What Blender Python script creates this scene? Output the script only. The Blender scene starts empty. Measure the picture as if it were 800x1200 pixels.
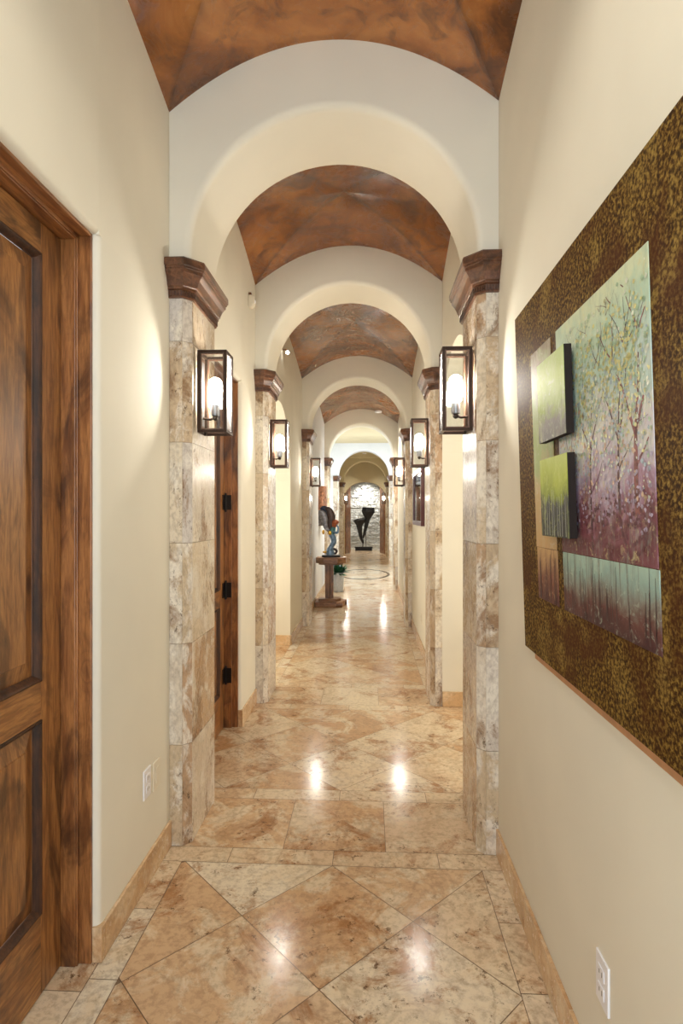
import bpy, math, random
from mathutils import Vector, Matrix
random.seed(7)
R = math.radians
scn = bpy.context.scene
COL = scn.collection
PI = math.pi

# ------------------------------------------------------------------ measures
XL, XR = -.905, .568           # hall walls
XC = -.166                     # middle of the openings
HO = .644                      # half opening between pillars
WL, WR = -.905, .568
ARCH = [(2.54, 2.985), (4.49, 4.935), (7.62, 8.065), (11.45, 11.9)]
SPR = 2.64                     # top of the capitals
VS = 3.32                      # spring of the vaults

def lin(c):
    return tuple(((x/255+.055)/1.055)**2.4 if x/255 > .04045 else x/255/12.92 for x in c)
def rgba(c): return (*lin(c), 1)

# ------------------------------------------------------------------ node helpers
class NT:
    def __init__(s, name):
        s.m = bpy.data.materials.new(name); s.m.use_nodes = True
        s.t = s.m.node_tree; s.n = s.t.nodes; s.l = s.t.links
        s.b = s.n['Principled BSDF']; s.out = s.n['Material Output']
    def new(s, kind, **kw):
        x = s.n.new(kind)
        for k, v in kw.items(): setattr(x, k, v)
        return x
    def link(s, a, b): s.l.new(a, b)
    def val(s, sock, v):
        if hasattr(v, 'is_output') or isinstance(v, bpy.types.NodeSocket): s.link(v, sock)
        else: sock.default_value = v
    def coord(s, which='Object'): return s.new('ShaderNodeTexCoord').outputs[which]
    def mapping(s, vec, scale=(1,1,1), loc=(0,0,0), rot=(0,0,0)):
        m = s.new('ShaderNodeMapping'); s.link(vec, m.inputs['Vector'])
        m.inputs['Scale'].default_value = scale; m.inputs['Location'].default_value = loc
        m.inputs['Rotation'].default_value = rot
        return m.outputs[0]
    def noise(s, vec, scale, detail=4, rough=.55, dist=0):
        x = s.new('ShaderNodeTexNoise'); s.link(vec, x.inputs['Vector'])
        x.inputs['Scale'].default_value = scale; x.inputs['Detail'].default_value = detail
        x.inputs['Roughness'].default_value = rough; x.inputs['Distortion'].default_value = dist
        return x.outputs['Fac']
    def voro(s, vec, scale, feature='F1', rnd=1):
        x = s.new('ShaderNodeTexVoronoi', feature=feature); s.link(vec, x.inputs['Vector'])
        x.inputs['Scale'].default_value = scale; x.inputs['Randomness'].default_value = rnd
        return x.outputs['Distance']
    def ramp(s, fac, stops, interp='LINEAR'):
        x = s.new('ShaderNodeValToRGB'); s.val(x.inputs[0], fac); cr = x.color_ramp; cr.interpolation = interp
        while len(cr.elements) < len(stops): cr.elements.new(.5)
        for e, (p, c) in zip(cr.elements, stops):
            e.position = p; e.color = c if len(c) == 4 else rgba(c)
        return x.outputs[0]
    def fr(s, fac, a, b, lo=0, hi=1):
        x = s.new('ShaderNodeMapRange'); s.val(x.inputs[0], fac)
        for i, v in ((1, a), (2, b), (3, lo), (4, hi)): x.inputs[i].default_value = v
        return x.outputs[0]
    def mix(s, fac, a, b, mode='MIX'):
        x = s.new('ShaderNodeMix', data_type='RGBA', blend_type=mode)
        s.val(x.inputs[0], fac)
        for i, v in ((6, a), (7, b)):
            if isinstance(v, tuple): v = v if len(v) == 4 else rgba(v)
            s.val(x.inputs[i], v)
        return x.outputs[2]
    def math(s, op, a, b=0, c=0):
        x = s.new('ShaderNodeMath', operation=op)
        s.val(x.inputs[0], a); s.val(x.inputs[1], b)
        if op in ('MULTIPLY_ADD',): s.val(x.inputs[2], c)
        return x.outputs[0]
    def vadd(s, a, b, mul=1):
        x = s.new('ShaderNodeVectorMath', operation='MULTIPLY_ADD')
        s.link(b, x.inputs[0]); x.inputs[1].default_value = (mul, mul, mul); s.link(a, x.inputs[2])
        return x.outputs[0]
    def bump(s, h, strength=.2, dist=.01):
        x = s.new('ShaderNodeBump'); s.link(h, x.inputs['Height'])
        x.inputs['Strength'].default_value = strength; x.inputs['Distance'].default_value = dist
        s.link(x.outputs[0], s.b.inputs['Normal'])
    def set(s, **kw):
        for k, v in kw.items():
            k = {'base': 'Base Color', 'rough': 'Roughness', 'metal': 'Metallic', 'coat': 'Coat Weight',
                 'coatr': 'Coat Roughness', 'spec': 'Specular IOR Level', 'emis': 'Emission Color',
                 'emiss': 'Emission Strength', 'ior': 'IOR', 'sheen': 'Sheen Weight'}[k]
            if isinstance(v, tuple): v = v if len(v) == 4 else rgba(v)
            s.val(s.b.inputs[k], v)
        return s.m

def plain(name, c, rough=.5, metal=0, var=.06, scale=30, coat=0):
    t = NT(name); co = t.coord()
    n = t.noise(co, scale, 3)
    a = tuple(max(0, x*(1-var)) for x in c); b = tuple(min(255, x*(1+var)) for x in c)
    return t.set(base=t.ramp(n, [(.3, a), (.7, b)]), rough=rough, metal=metal, coat=coat)

def plaster(name, c, rough=.78):
    t = NT(name); co = t.coord()
    n = t.noise(co, 1.3, 3); n2 = t.noise(co, 55, 3)
    t.bump(n2, .05, .004)
    return t.set(base=t.ramp(n, [(.3, tuple(x*.975 for x in c)), (.7, tuple(min(255, x*1.02) for x in c))]), rough=rough, spec=.04)

def travertine(name, stops, light, dark, rough=.16, pit=.5, gain=1.0, coat=.3, stretch=(1,1,1)):
    t = NT(name)
    at = t.new('ShaderNodeAttribute', attribute_name='tcol', attribute_type='GEOMETRY')
    sep = t.new('ShaderNodeSeparateColor'); t.link(at.outputs['Color'], sep.inputs[0])
    co = t.mapping(t.vadd(t.coord(), at.outputs['Color'], 17.), stretch)
    base = t.ramp(sep.outputs[0], stops)
    cloud = t.noise(co, 4.2, 10, .70, .45)
    c1 = t.mix(t.fr(cloud, .49, .57, 0, .9), base, light)
    cl2 = t.noise(t.mapping(co, loc=(5, 3, 1)), 3.0, 10, .74, .5)
    c2 = t.mix(t.fr(cl2, .53, .62, 0, .85), c1, dark)
    fine = t.noise(co, 38, 6, .7, 0)
    c3 = t.mix(t.fr(fine, .46, .62, 0, .32), c2, tuple(x*.72 for x in dark))
    vein = t.noise(t.mapping(co, loc=(9, 1, 4)), 2.6, 5, .6, .8)
    vm = t.math('ABSOLUTE', t.math('SUBTRACT', vein, .5))
    c4 = t.mix(t.fr(vm, .0, .03, .22, 0), c3, tuple(x*.7 for x in dark))
    pz = t.noise(co, 26, 6, .8, 0)
    pm = t.math('MULTIPLY', t.fr(pz, .575, .61, 0, 1), t.fr(cl2, .47, .55, .08, 1))
    c5 = t.mix(t.math('MULTIPLY', pm, pit), c4, tuple(x*.55 for x in dark))
    t.bump(pm, -.12, .002); t.b.inputs['Specular IOR Level'].default_value = .36
    t.link(t.fr(fine, .3, .75, rough*.75, rough*1.7), t.b.inputs['Roughness'])
    return t.set(base=c5, coat=coat, coatr=.06)

def wood(name, c_mid, c_dark, c_light, axis='Z', rough=.38, knots=True, coat=.25, sc=1.0):
    t = NT(name)
    oi = t.new('ShaderNodeObjectInfo')
    co0 = t.coord()
    co = t.new('ShaderNodeVectorMath', operation='ADD'); t.link(co0, co.inputs[0])
    cx = t.new('ShaderNodeCombineXYZ'); m = t.math('MULTIPLY', oi.outputs['Random'], 9)
    for i in range(3): t.link(m, cx.inputs[i])
    t.link(cx.outputs[0], co.inputs[1]); co = co.outputs[0]
    st = {'Z': (1, 1, .10), 'Y': (1, .10, 1), 'X': (.10, 1, 1)}[axis]
    g = t.mapping(co, tuple(x*sc for x in st))
    st2 = tuple(.45 if x < .5 else 1 for x in st)
    g2 = t.mapping(co, tuple(x*sc for x in st2))
    n1 = t.noise(g, 38, 7, .6, 1.1)
    n2 = t.noise(g2, 5.5, 5, .6, 1.5)
    n3 = t.noise(g, 160, 3, .6)
    b = t.mix(t.fr(n1, .40, .60), c_mid, c_light)
    b = t.mix(t.fr(n2, .48, .66, 0, .85), b, c_dark)
    b = t.mix(t.fr(n3, .45, .65, 0, .35), b, c_dark)
    if knots:
        v = t.voro(t.mapping(co, tuple((1 if x > .5 else .55)*sc for x in st)), 5.2)
        b = t.mix(t.fr(v, .05, .13, .8, 0), b, tuple(x*.55 for x in c_dark))
        v2 = t.math('FRACT', t.math('MULTIPLY', v, 14.))
        b = t.mix(t.math('MULTIPLY', t.fr(v2, .0, .35, .35, 0), t.fr(v, .12, .3, 1, 0)), b, c_dark)
    t.bump(n1, .06, .003)
    return t.set(base=b, rough=rough, coat=coat, coatr=.15)

# ------------------------------------------------------------------ materials
M = {}
M['cream'] = plaster('cream_plaster', (227, 222, 206))
M['white'] = plaster('white_plaster', (226, 229, 232), .78)
M['tan_ceiling'] = plaster('tan_ceiling_plaster', (205, 192, 158))
FL = [(0, (194, 153, 112)), (.3, (206, 169, 129)), (.55, (213, 183, 148)), (.75, (220, 198, 166)), (1, (230, 218, 194))]
M['floor'] = travertine('floor_travertine', FL, (224, 205, 174), (164, 114, 70), .14, .85, coat=0)
PL = [(0, (186, 154, 122)), (.35, (200, 180, 150)), (.7, (218, 204, 180)), (1, (206, 200, 194))]
M['pillar'] = travertine('pillar_travertine', PL, (230, 222, 206), (142, 108, 76), .22, .8, stretch=(1.6, 1.6, 1.0))
M['base'] = travertine('baseboard_travertine', [(0, (205, 168, 124)), (1, (222, 190, 150))], (226, 200, 164), (190, 146, 100), .2, .25)
M['grout'] = plain('grout', (122, 98, 74), .7)
M['pgrout'] = plain('pillar_grout', (150, 132, 108), .7)
M['inlay'] = plain('dark_stone_inlay', (52, 44, 42), .15)
M['wood_v'] = wood('alder_vertical', (132, 84, 42), (62, 34, 17), (170, 118, 66), 'Z')
M['wood_h'] = wood('alder_horizontal', (136, 86, 43), (64, 35, 17), (172, 120, 66), 'Y')
M['frame_v'] = wood('door_frame_alder', (132, 82, 43), (66, 36, 18), (172, 116, 66), 'Z', knots=True)
M['frame_h'] = wood('door_head_alder', (132, 82, 43), (66, 36, 18), (172, 116, 66), 'Y', knots=True)
M['mould'] = wood('dark_moulding_wood', (60, 34, 18), (24, 14, 8), (84, 50, 26), 'Z', knots=False, rough=.6, coat=0)
M['cap'] = wood('capital_walnut', (86, 50, 30), (46, 24, 14), (120, 78, 52), 'Y', knots=False, rough=.3, coat=.4)
M['dentil'] = wood('dentil_walnut', (68, 40, 26), (30, 16, 10), (98, 62, 42), 'Y', knots=False)
M['bronze'] = plain('dark_bronze', (58, 42, 32), .38, .75)
M['bronze2'] = plain('brown_bronze', (116, 84, 66), .35, .6)
M['iron'] = plain('black_iron', (34, 27, 23), .45, .6)
M['steel'] = plain('brushed_steel', (150, 150, 152), .35, .9)
M['plate'] = plain('white_plastic', (236, 236, 240), .35, 0, .01)
M['plate_c'] = plain('cream_plastic', (228, 220, 200), .35, 0, .01)
M['slot'] = plain('dark_slot', (90, 86, 82), .5)
M['blackbr'] = plain('blackened_bronze', (30, 28, 28), .45, .3, .35, 40)
M['gold'] = plain('gold_leaf', (206, 160, 60), .28, .9)
M['rust'] = plain('rust_red', (150, 82, 48), .5, .2, .3, 30)
M['bluegrey'] = plain('blue_patina', (104, 128, 152), .32, .4, .25, 22)
M['navy'] = plain('dark_navy_patina', (38, 46, 66), .38, .3, .3, 22)
M['darkbrown'] = plain('dark_brown_patina', (58, 40, 34), .4, .3, .25, 22)
M['teal'] = plain('teal_patina', (58, 104, 104), .4, .2, .3, 22)
M['table'] = wood('pedestal_wood', (142, 98, 64), (82, 52, 34), (176, 130, 90), 'X', knots=False)
M['table_v'] = wood('pedestal_post_wood', (120, 80, 54), (66, 42, 28), (150, 106, 72), 'Z', knots=False)
M['pot'] = plain('pale_ceramic', (196, 204, 214), .3)
M['leaf'] = plain('dark_leaf', (44, 92, 66), .45, 0, .35, 40)
M['flower'] = plain('blue_white_flower', (188, 200, 232), .5, 0, .1)
M['soil'] = plain('dark_soil', (48, 38, 30), .9)
M['copper'] = plain('copper_relief', (158, 112, 88), .4, .4, .3, 25)
M['pewter'] = plain('pewter_relief', (120, 118, 122), .4, .5, .3, 25)
M['redframe'] = plain('dark_red_frame', (76, 26, 24), .3)
M['mat'] = plain('cream_mat', (214, 210, 204), .6)

def glass():
    t = NT('clear_glass'); n = t.n; n.remove(t.b)
    tr = t.new('ShaderNodeBsdfTransparent'); gl = t.new('ShaderNodeBsdfGlossy'); gl.inputs['Roughness'].default_value = .03
    tr.inputs[0].default_value = (.96, .97, .97, 1)
    fz = t.new('ShaderNodeFresnel'); fz.inputs[0].default_value = 1.5
    mx = t.new('ShaderNodeMixShader'); t.link(fz.outputs[0], mx.inputs[0]); t.link(tr.outputs[0], mx.inputs[1]); t.link(gl.outputs[0], mx.inputs[2])
    t.link(mx.outputs[0], t.out.inputs['Surface'])
    return t.m
M['glass'] = glass()
def frosted():
    t = NT('hazy_glass'); n = t.n; n.remove(t.b)
    tr = t.new('ShaderNodeBsdfTransparent'); tl = t.new('ShaderNodeBsdfTranslucent'); df = t.new('ShaderNodeBsdfGlossy'); df.inputs['Roughness'].default_value = .15
    m1 = t.new('ShaderNodeMixShader'); m1.inputs[0].default_value = .35; t.link(tl.outputs[0], m1.inputs[1]); t.link(df.outputs[0], m1.inputs[2])
    m2 = t.new('ShaderNodeMixShader'); m2.inputs[0].default_value = .28; t.link(tr.outputs[0], m2.inputs[1]); t.link(m1.outputs[0], m2.inputs[2])
    t.link(m2.outputs[0], t.out.inputs['Surface'])
    return t.m
M['frosted'] = frosted()
def glow(name, col, s):
    t = NT(name); t.set(base=col, rough=.4, emis=col, emiss=s); return t.m
M['bulb'] = glow('lit_frosted_bulb', (255, 247, 234), 125)
M['lamp'] = glow('lit_downlight', (255, 250, 240), 25)

def vault_mat():
    t = NT('burnished_brown_vault_plaster'); co = t.coord()
    a = t.noise(co, 1.6, 8, .65, 1.2); b = t.noise(co, 7, 8, .72, 1.0); c = t.noise(co, 24, 5, .7)
    col = t.ramp(a, [(.34, (84, 48, 24)), (.45, (120, 71, 33)), (.54, (150, 92, 42)), (.66, (178, 118, 62))])
    col = t.mix(t.fr(b, .50, .64, 0, .7), col, (72, 40, 22))
    col = t.mix(t.fr(b, .28, .42, .35, 0), col, (176, 108, 58))
    col = t.mix(t.fr(c, .55, .75, 0, .3), col, (60, 34, 20))
    # darker, mottled streaks along the creases
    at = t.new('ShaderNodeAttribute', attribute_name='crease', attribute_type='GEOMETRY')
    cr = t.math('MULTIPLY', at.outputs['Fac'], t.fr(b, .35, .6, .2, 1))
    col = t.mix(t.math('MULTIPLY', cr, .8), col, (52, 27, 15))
    t.bump(b, .1, .01)
    t.link(t.fr(b, .3, .7, .18, .36), t.b.inputs['Roughness'])
    return t.set(base=col, coat=.5, coatr=.12)
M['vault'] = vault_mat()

def stone_wall_mat():
    t = NT('white_split_stone'); co = t.mapping(t.coord(), (1, 1, 2.6))
    v = t.voro(co, 5, 'DISTANCE_TO_EDGE'); n = t.noise(co, 9, 6, .7)
    t.bump(t.math('ADD', t.fr(v, 0, .12), n), 1.0, .05)
    return t.set(base=t.mix(t.fr(v, 0, .05), (176, 182, 184), (228, 232, 230)), rough=.7)
M['stone'] = stone_wall_mat()

# ------------------------------------------------------------------ mesh builder
class MB:
    def __init__(s): s.v = []; s.f = []; s.m = []; s.c = []
    def add(s, vs, fs, m=0, c=None):
        o = len(s.v); s.v += [tuple(x) for x in vs]
        for f in fs:
            s.f.append([o+i for i in f]); s.m.append(m)
            s.c.append(c if c else (random.random(), random.random(), random.random()))
        return s
    def poly(s, pts, m=0, c=None): return s.add(pts, [list(range(len(pts)))], m, c)
    def box(s, x0, x1, y0, y1, z0, z1, m=0):
        v = [(x, y, z) for z in (z0, z1) for y in (y0, y1) for x in (x0, x1)]
        return s.add(v, [(0,2,3,1), (4,5,7,6), (0,1,5,4), (2,6,7,3), (0,4,6,2), (1,3,7,5)], m)
    def prism(s, pts, a, b, axis='z', m=0):
        """pts: 2d outline in the two other axes, extruded from a to b"""
        def P(u, v, w): return {'z': (u, v, w), 'y': (u, w, v), 'x': (w, u, v)}[axis]
        n = len(pts)
        v = [P(u, w, a) for u, w in pts]+[P(u, w, b) for u, w in pts]
        f = [list(range(n))[::-1], list(range(n, 2*n))]+[(i, (i+1) % n, n+(i+1) % n, n+i) for i in range(n)]
        return s.add(v, f, m)
    def tube(s, pts, rad, n=12, m=0, cap=True, flat=1.0):
        pts = [Vector(p) for p in pts]
        if not isinstance(rad, (list, tuple)): rad = [rad]*len(pts)
        vs = []; prev = None
        for i, p in enumerate(pts):
            d = (pts[min(i+1, len(pts)-1)]-pts[max(i-1, 0)]).normalized()
            if prev is None:
                a = Vector((0, 0, 1)) if abs(d.z) < .9 else Vector((1, 0, 0))
                u = d.cross(a).normalized()
            else:
                u = (prev-d*prev.dot(d)).normalized()
            prev = u; w = d.cross(u)
            for k in range(n):
                t = 2*PI*k/n
                vs.append(p+(u*math.cos(t)+w*math.sin(t)*flat)*rad[i])
        f = [(i*n+k, i*n+(k+1) % n, (i+1)*n+(k+1) % n, (i+1)*n+k) for i in range(len(pts)-1) for k in range(n)]
        if cap: f += [list(range(n))[::-1], [(len(pts)-1)*n+k for k in range(n)]]
        return s.add(vs, f, m)
    def lathe(s, prof, c=(0, 0, 0), n=32, m=0):
        vs = [(c[0]+r*math.cos(2*PI*k/n), c[1]+r*math.sin(2*PI*k/n), c[2]+z) for r, z in prof for k in range(n)]
        f = [(i*n+k, i*n+(k+1) % n, (i+1)*n+(k+1) % n, (i+1)*n+k) for i in range(len(prof)-1) for k in range(n)]
        f += [list(range(n))[::-1], [(len(prof)-1)*n+k for k in range(n)]]
        return s.add(vs, f, m)
    def ball(s, c, r, n=16, m=0, sc=(1, 1, 1)):
        prof = [(max(.001, r*math.sin(PI*i/10)), -r*math.cos(PI*i/10)) for i in range(11)]
        o = len(s.v); s.lathe(prof, (0, 0, 0), n, m)
        for i in range(o, len(s.v)):
            v = s.v[i]; s.v[i] = (c[0]+v[0]*sc[0], c[1]+v[1]*sc[1], c[2]+v[2]*sc[2])
        return s
    def jitter(s, a):
        s.v = [tuple(x+random.uniform(-a, a) for x in v) for v in s.v]; return s
    def build(s, name, mats, parent=None, smooth=False, bevel=0, loc=None, crease=None):
        me = bpy.data.meshes.new(name); me.from_pydata(s.v, [], s.f)
        if not isinstance(mats, (list, tuple)): mats = [mats]
        for x in mats: me.materials.append(x)
        me.polygons.foreach_set('material_index', s.m)
        ca = me.color_attributes.new('tcol', 'FLOAT_COLOR', 'CORNER')
        buf = []
        for p, c in zip(me.polygons, s.c): buf += [c[0], c[1], c[2], 1.0]*p.loop_total
        ca.data.foreach_set('color', buf)
        if crease is not None:
            at = me.attributes.new('crease', 'FLOAT', 'POINT'); at.data.foreach_set('value', crease)
        me.validate(); me.update()
        import bmesh
        bm = bmesh.new(); bm.from_mesh(me); bmesh.ops.recalc_face_normals(bm, faces=bm.faces) if not getattr(s, 'keep', False) else None
        bm.to_mesh(me); bm.free()
        if smooth:
            me.polygons.foreach_set('use_smooth', [True]*len(me.polygons)); me.set_sharp_from_angle(angle=R(smooth if smooth is not True else 40))
        o = bpy.data.objects.new(name, me); COL.objects.link(o)
        if parent: o.parent = parent
        if loc: o.location = loc
        if bevel:
            b = o.modifiers.new('bevel', 'BEVEL'); b.width = bevel; b.segments = 2; b.limit_method = 'ANGLE'; b.angle_limit = R(40)
        return o

def tag(o, label=None, cat=None, group=None, kind=None):
    for k, v in (('label', label), ('category', cat), ('group', group), ('kind', kind)):
        if v: o[k] = v
    return o
def empty(name, loc=(0, 0, 0), rz=0):
    o = bpy.data.objects.new(name, None); COL.objects.link(o); o.location = loc; o.rotation_euler = (0, 0, rz)
    o.empty_display_size = .1
    return o
def copy_tree(o, parent=None):
    c = o.copy(); COL.objects.link(c)
    if parent: c.parent = parent
    for ch in list(o.children): copy_tree(ch, c)
    return c

# ------------------------------------------------------------------ floor
def clip(poly, x0, x1, y0, y1):
    for ax, lim, sg in ((0, x0, 1), (0, x1, -1), (1, y0, 1), (1, y1, -1)):
        out = []
        for i, p in enumerate(poly):
            q = poly[(i+1) % len(poly)]
            a = (p[ax]-lim)*sg; b = (q[ax]-lim)*sg
            if a >= 0: out.append(p)
            if a*b < 0:
                t = a/(a-b); out.append((p[0]+(q[0]-p[0])*t, p[1]+(q[1]-p[1])*t))
        poly = out
        if len(poly) < 3: return []
    return poly
FLB = MB(); FLB.keep = True
G = .0014
def area(p): return abs(sum(p[i][0]*p[(i+1) % len(p)][1]-p[(i+1) % len(p)][0]*p[i][1] for i in range(len(p))))/2
def tile(pts, tone=None):
    if len(pts) < 3 or area(pts) < 2e-4: return
    c = (random.random() if tone is None else tone, random.random(), random.random())
    sa = sum(pts[i][0]*pts[(i+1) % len(pts)][1]-pts[(i+1) % len(pts)][0]*pts[i][1] for i in range(len(pts)))
    if sa < 0: pts = pts[::-1]
    FLB.poly([(x, y, 0) for x, y in pts], 0, c)
def diamonds(x0, x1, y0, y1, cx, cy, D=.637, tones=(0, .62)):
    h = D/2
    for i in range(-14, 15):
        for j in range(-40, 41):
            if (i+j) % 2: continue
            x, y = cx+i*h, cy+j*h
            if x < x0-h or x > x1+h or y < y0-h or y > y1+h: continue
            g = h-G*1.41
            p = clip([(x+g, y), (x, y+g), (x-g, y), (x, y-g)], x0+G, x1-G, y0+G, y1-G)
            tn = random.uniform(*tones) if random.random() < .8 else random.uniform(.65, .95)
            tile(p, tn)
def strip_y(x0, x1, y0, y1, L=.40, start=None, tones=(.6, 1)):
    y = start if start is not None else y0
    while y > y0: y -= L
    while y < y1:
        tile([(a, b) for a, b in ((x0+G, max(y, y0)+G), (x1-G, max(y, y0)+G), (x1-G, min(y+L, y1)-G), (x0+G, min(y+L, y1)-G))], random.uniform(*tones)); y += L
def strip_x(x0, x1, y0, y1, joints, tones=(.5, 1)):
    xs = [x0]+[j for j in joints if x0 < j < x1]+[x1]
    for a, b in zip(xs, xs[1:]):
        tile([(a+G, y0+G), (b-G, y0+G), (b-G, y1-G), (a+G, y1-G)], random.uniform(*tones))
BW = .095; D = .637
ja = [-.613, -.158, .298]; jt = [-.387, .072]
def bay_floor(y0, y1, side=True, xl=XL, xr=XR, back=True, front=True, tones=(0, .62), cy=None):
    a = y0+(.11 if back else 0); b = y1-(.11 if front else 0)
    l, r = (xl+BW, xr-BW) if side else (xl, xr)
    diamonds(l, r, a, b, XC+.008, (b-D/2 if cy is None else cy+D/2), D, tones)
    if side:
        strip_y(xl, xl+BW, a, b, .33, b-.30); strip_y(xr-BW, xr, a, b, .31, b-.31)
    if back: strip_x(xl, xr, y0, a, ja)
    if front: strip_x(xl, xr, b, y1, ja)
bay_floor(-1.6, ARCH[0][0], back=False)
strip_y(-1.06, XL, .95, 1.90, .4, tones=(.4, .9))
for k, (a, b) in enumerate(ARCH):
    strip_x(XC-HO-.1, XC+HO+.1, a, b, jt, (.35, .95))
bay_floor(ARCH[0][1], ARCH[1][0], side=False, xr=2.2, xl=-1.06, cy=ARCH[0][1]+.11)
bay_floor(ARCH[1][1], ARCH[2][0], cy=ARCH[1][1]+.11, tones=(.1, .8))
diamonds(-2.4, XL, ARCH[1][1], 6.5, XC, ARCH[1][1]+.11, D)
bay_floor(ARCH[2][1], ARCH[3][0], cy=ARCH[2][1]+.11, tones=(.4, .95))
diamonds(-3.2, 3.0, ARCH[3][1], 16.75, XC, 14.4, D, (.5, 1))
strip_x(-1.1, .8, 16.75, 17.2, jt, (.5, 1))
diamonds(-1.1, .8, 17.2, 21.3, XC, 18, D, (.35, .9))
diamonds(-2.2, 1.9, 21.3, 24.5, XC, 22, D, (.6, 1))
FLB.add([(-3.3, -1.7, -.002), (3.1, -1.7, -.002), (3.1, 24.6, -.002), (-3.3, 24.6, -.002)], [(0, 1, 2, 3)], 1)
FLB.add([(-3.3, -1.7, -.12), (3.1, -1.7, -.12), (3.1, 24.6, -.12), (-3.3, 24.6, -.12)], [(3, 2, 1, 0)], 1)
floor = tag(FLB.build('floor', [M['floor'], M['grout']]), kind='structure')
mb = MB()
N = 72
for r0, r1 in ((.90, 1.0),):
    ring = []
    for k in range(N):
        t = 2*PI*k/N; ring.append((math.cos(t), math.sin(t)))
    vs = [(XC+.02+.66*r0*x, 14.4+1.22*r0*y, .001) for x, y in ring]+[(XC+.02+.66*r1*x, 14.4+1.22*r1*y, .001) for x, y in ring]
    mb.keep = True
    mb.add(vs, [(k, N+k, N+(k+1) % N, (k+1) % N) for k in range(N)])
mb.build('inlay_ring', M['inlay'], floor)

# ------------------------------------------------------------------ walls
TOPZ = 3.9
def wall_side(name, x_in, x_out, y0, y1, openings, mat, sgn):
    """side wall between x_in (hall face) and x_out; openings: ('door', a, b, top) or ('arch', a, b, spring)"""
    mb = MB(); y = y0; r = .022
    for o in sorted(openings, key=lambda q: q[1]):
        kind, a, b, h = o
        def blk(u, v, ru, rv):
            # plan outline with bullnose corners on the hall face
            d = 1 if x_out > x_in else -1
            pts = [(x_out, u)]
            if ru: pts += [(x_in+d*r*(1-math.sin(t)), u+r*(1-math.cos(t))) for t in (i*PI/8 for i in range(5))]
            else: pts += [(x_in, u)]
            if rv: pts += [(x_in+d*r*(1-math.cos(t)), v-r*(1-math.sin(t))) for t in (i*PI/8 for i in range(5))]
            else: pts += [(x_in, v)]
            pts += [(x_out, v)]
            return pts
        mb.prism(blk(y, a, getattr(wall_side, 'last', False), kind == 'door'), 0, h if kind == 'door' else h, 'z')
        wall_side.last = (kind == 'door')
        if kind == 'door':
            # wall above the block and above the opening
            mb.box(min(x_in, x_out), max(x_in, x_out), y, a, h, TOPZ)
            d = 1 if x_out > x_in else -1
            prof = [(x_out, h)]+[(x_in+d*r*(1-math.sin(t)), h+r*(1-math.cos(t))) for t in (i*PI/8 for i in range(5))]+[(x_in, TOPZ), (x_out, TOPZ)]
            mb.prism(prof, a, b, 'y')
        else:
            c = (a+b)/2; rr = (b-a)/2
            mb.box(min(x_in, x_out), max(x_in, x_out), y, a, h, TOPZ)
            n = 24
            arc = [(c-rr*math.cos(PI*i/n), h+rr*math.sin(PI*i/n)) for i in range(n+1)]
            for p, q in zip(arc, arc[1:]):
                mb.prism([p, q, (q[0], TOPZ), (p[0], TOPZ)], min(x_in, x_out), max(x_in, x_out), 'x')
        y = b; last_top = h
    d = 1 if x_out > x_in else -1
    pts = [(x_out, y)]
    if getattr(wall_side, 'last', False):
        pts += [(x_in+d*r*(1-math.sin(t)), y+r*(1-math.cos(t))) for t in (i*PI/8 for i in range(5))]
        zt = openings[-1][3]
    else: pts += [(x_in, y)]; zt = TOPZ
    pts += [(x_in, y1), (x_out, y1)]
    mb.prism(pts, 0, zt, 'z')
    if zt < TOPZ: mb.box(min(x_in, x_out), max(x_in, x_out), y, y1, zt, TOPZ)
    wall_side.last = False
    o = mb.build(name, mat, smooth=50); tag(o, kind='structure'); return o
DH = 2.44
D1 = (.93, 1.87); D2 = (3.05, 3.99)
wall_side.last = False
wall_side('wall_left', XL, XL-.25, -1.6, 4.9, [('door', *D1, DH), ('door', *D2, DH)], M['cream'], -1)
wall_side('wall_left_middle', XL, XL-.25, 4.9, 8.0, [('arch', 4.97, 6.5, 1.88)], M['cream'], -1)
wall_side('wall_left_far', XL, XL-.25, 8.0, 11.9, [], M['white'], -1)
wall_side('wall_right', XR, XR+.25, -1.6, 4.52, [('arch', 3.13, 4.49, 1.98)], M['cream'], 1)
wall_side('wall_right_far', XR, XR+.25, 4.52, 11.9, [], M['cream'], 1)
# side passage on the right of the second bay, and alcove on the left of the third
def shell(name, parts, mat):
    mb = MB()
    for p in parts: mb.box(*p)
    return tag(mb.build(name, mat), kind='structure')
shell('wall_passage', [(XR+.25, 2.3, 4.49, 4.6, 0, 3.0), (XR+.25, 2.3, 3.0, 3.1, 0, 3.0), (2.2, 2.3, 3.1, 4.49, 0, 3.0)], M['cream'])
shell('ceiling_passage', [(XR+.25, 2.3, 3.0, 4.6, 3.0, 3.1)], M['cream'])
shell('wall_alcove', [(-2.5, XL-.25, 6.5, 6.6, 0, 3.0), (-2.5, XL-.25, 4.85, 4.97, 0, 3.0), (-2.5, -2.4, 4.97, 6.5, 0, 3.0)], M['cream'])
shell('ceiling_alcove', [(-2.5, XL-.25, 4.85, 6.6, 3.0, 3.1)], M['cream'])

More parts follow.
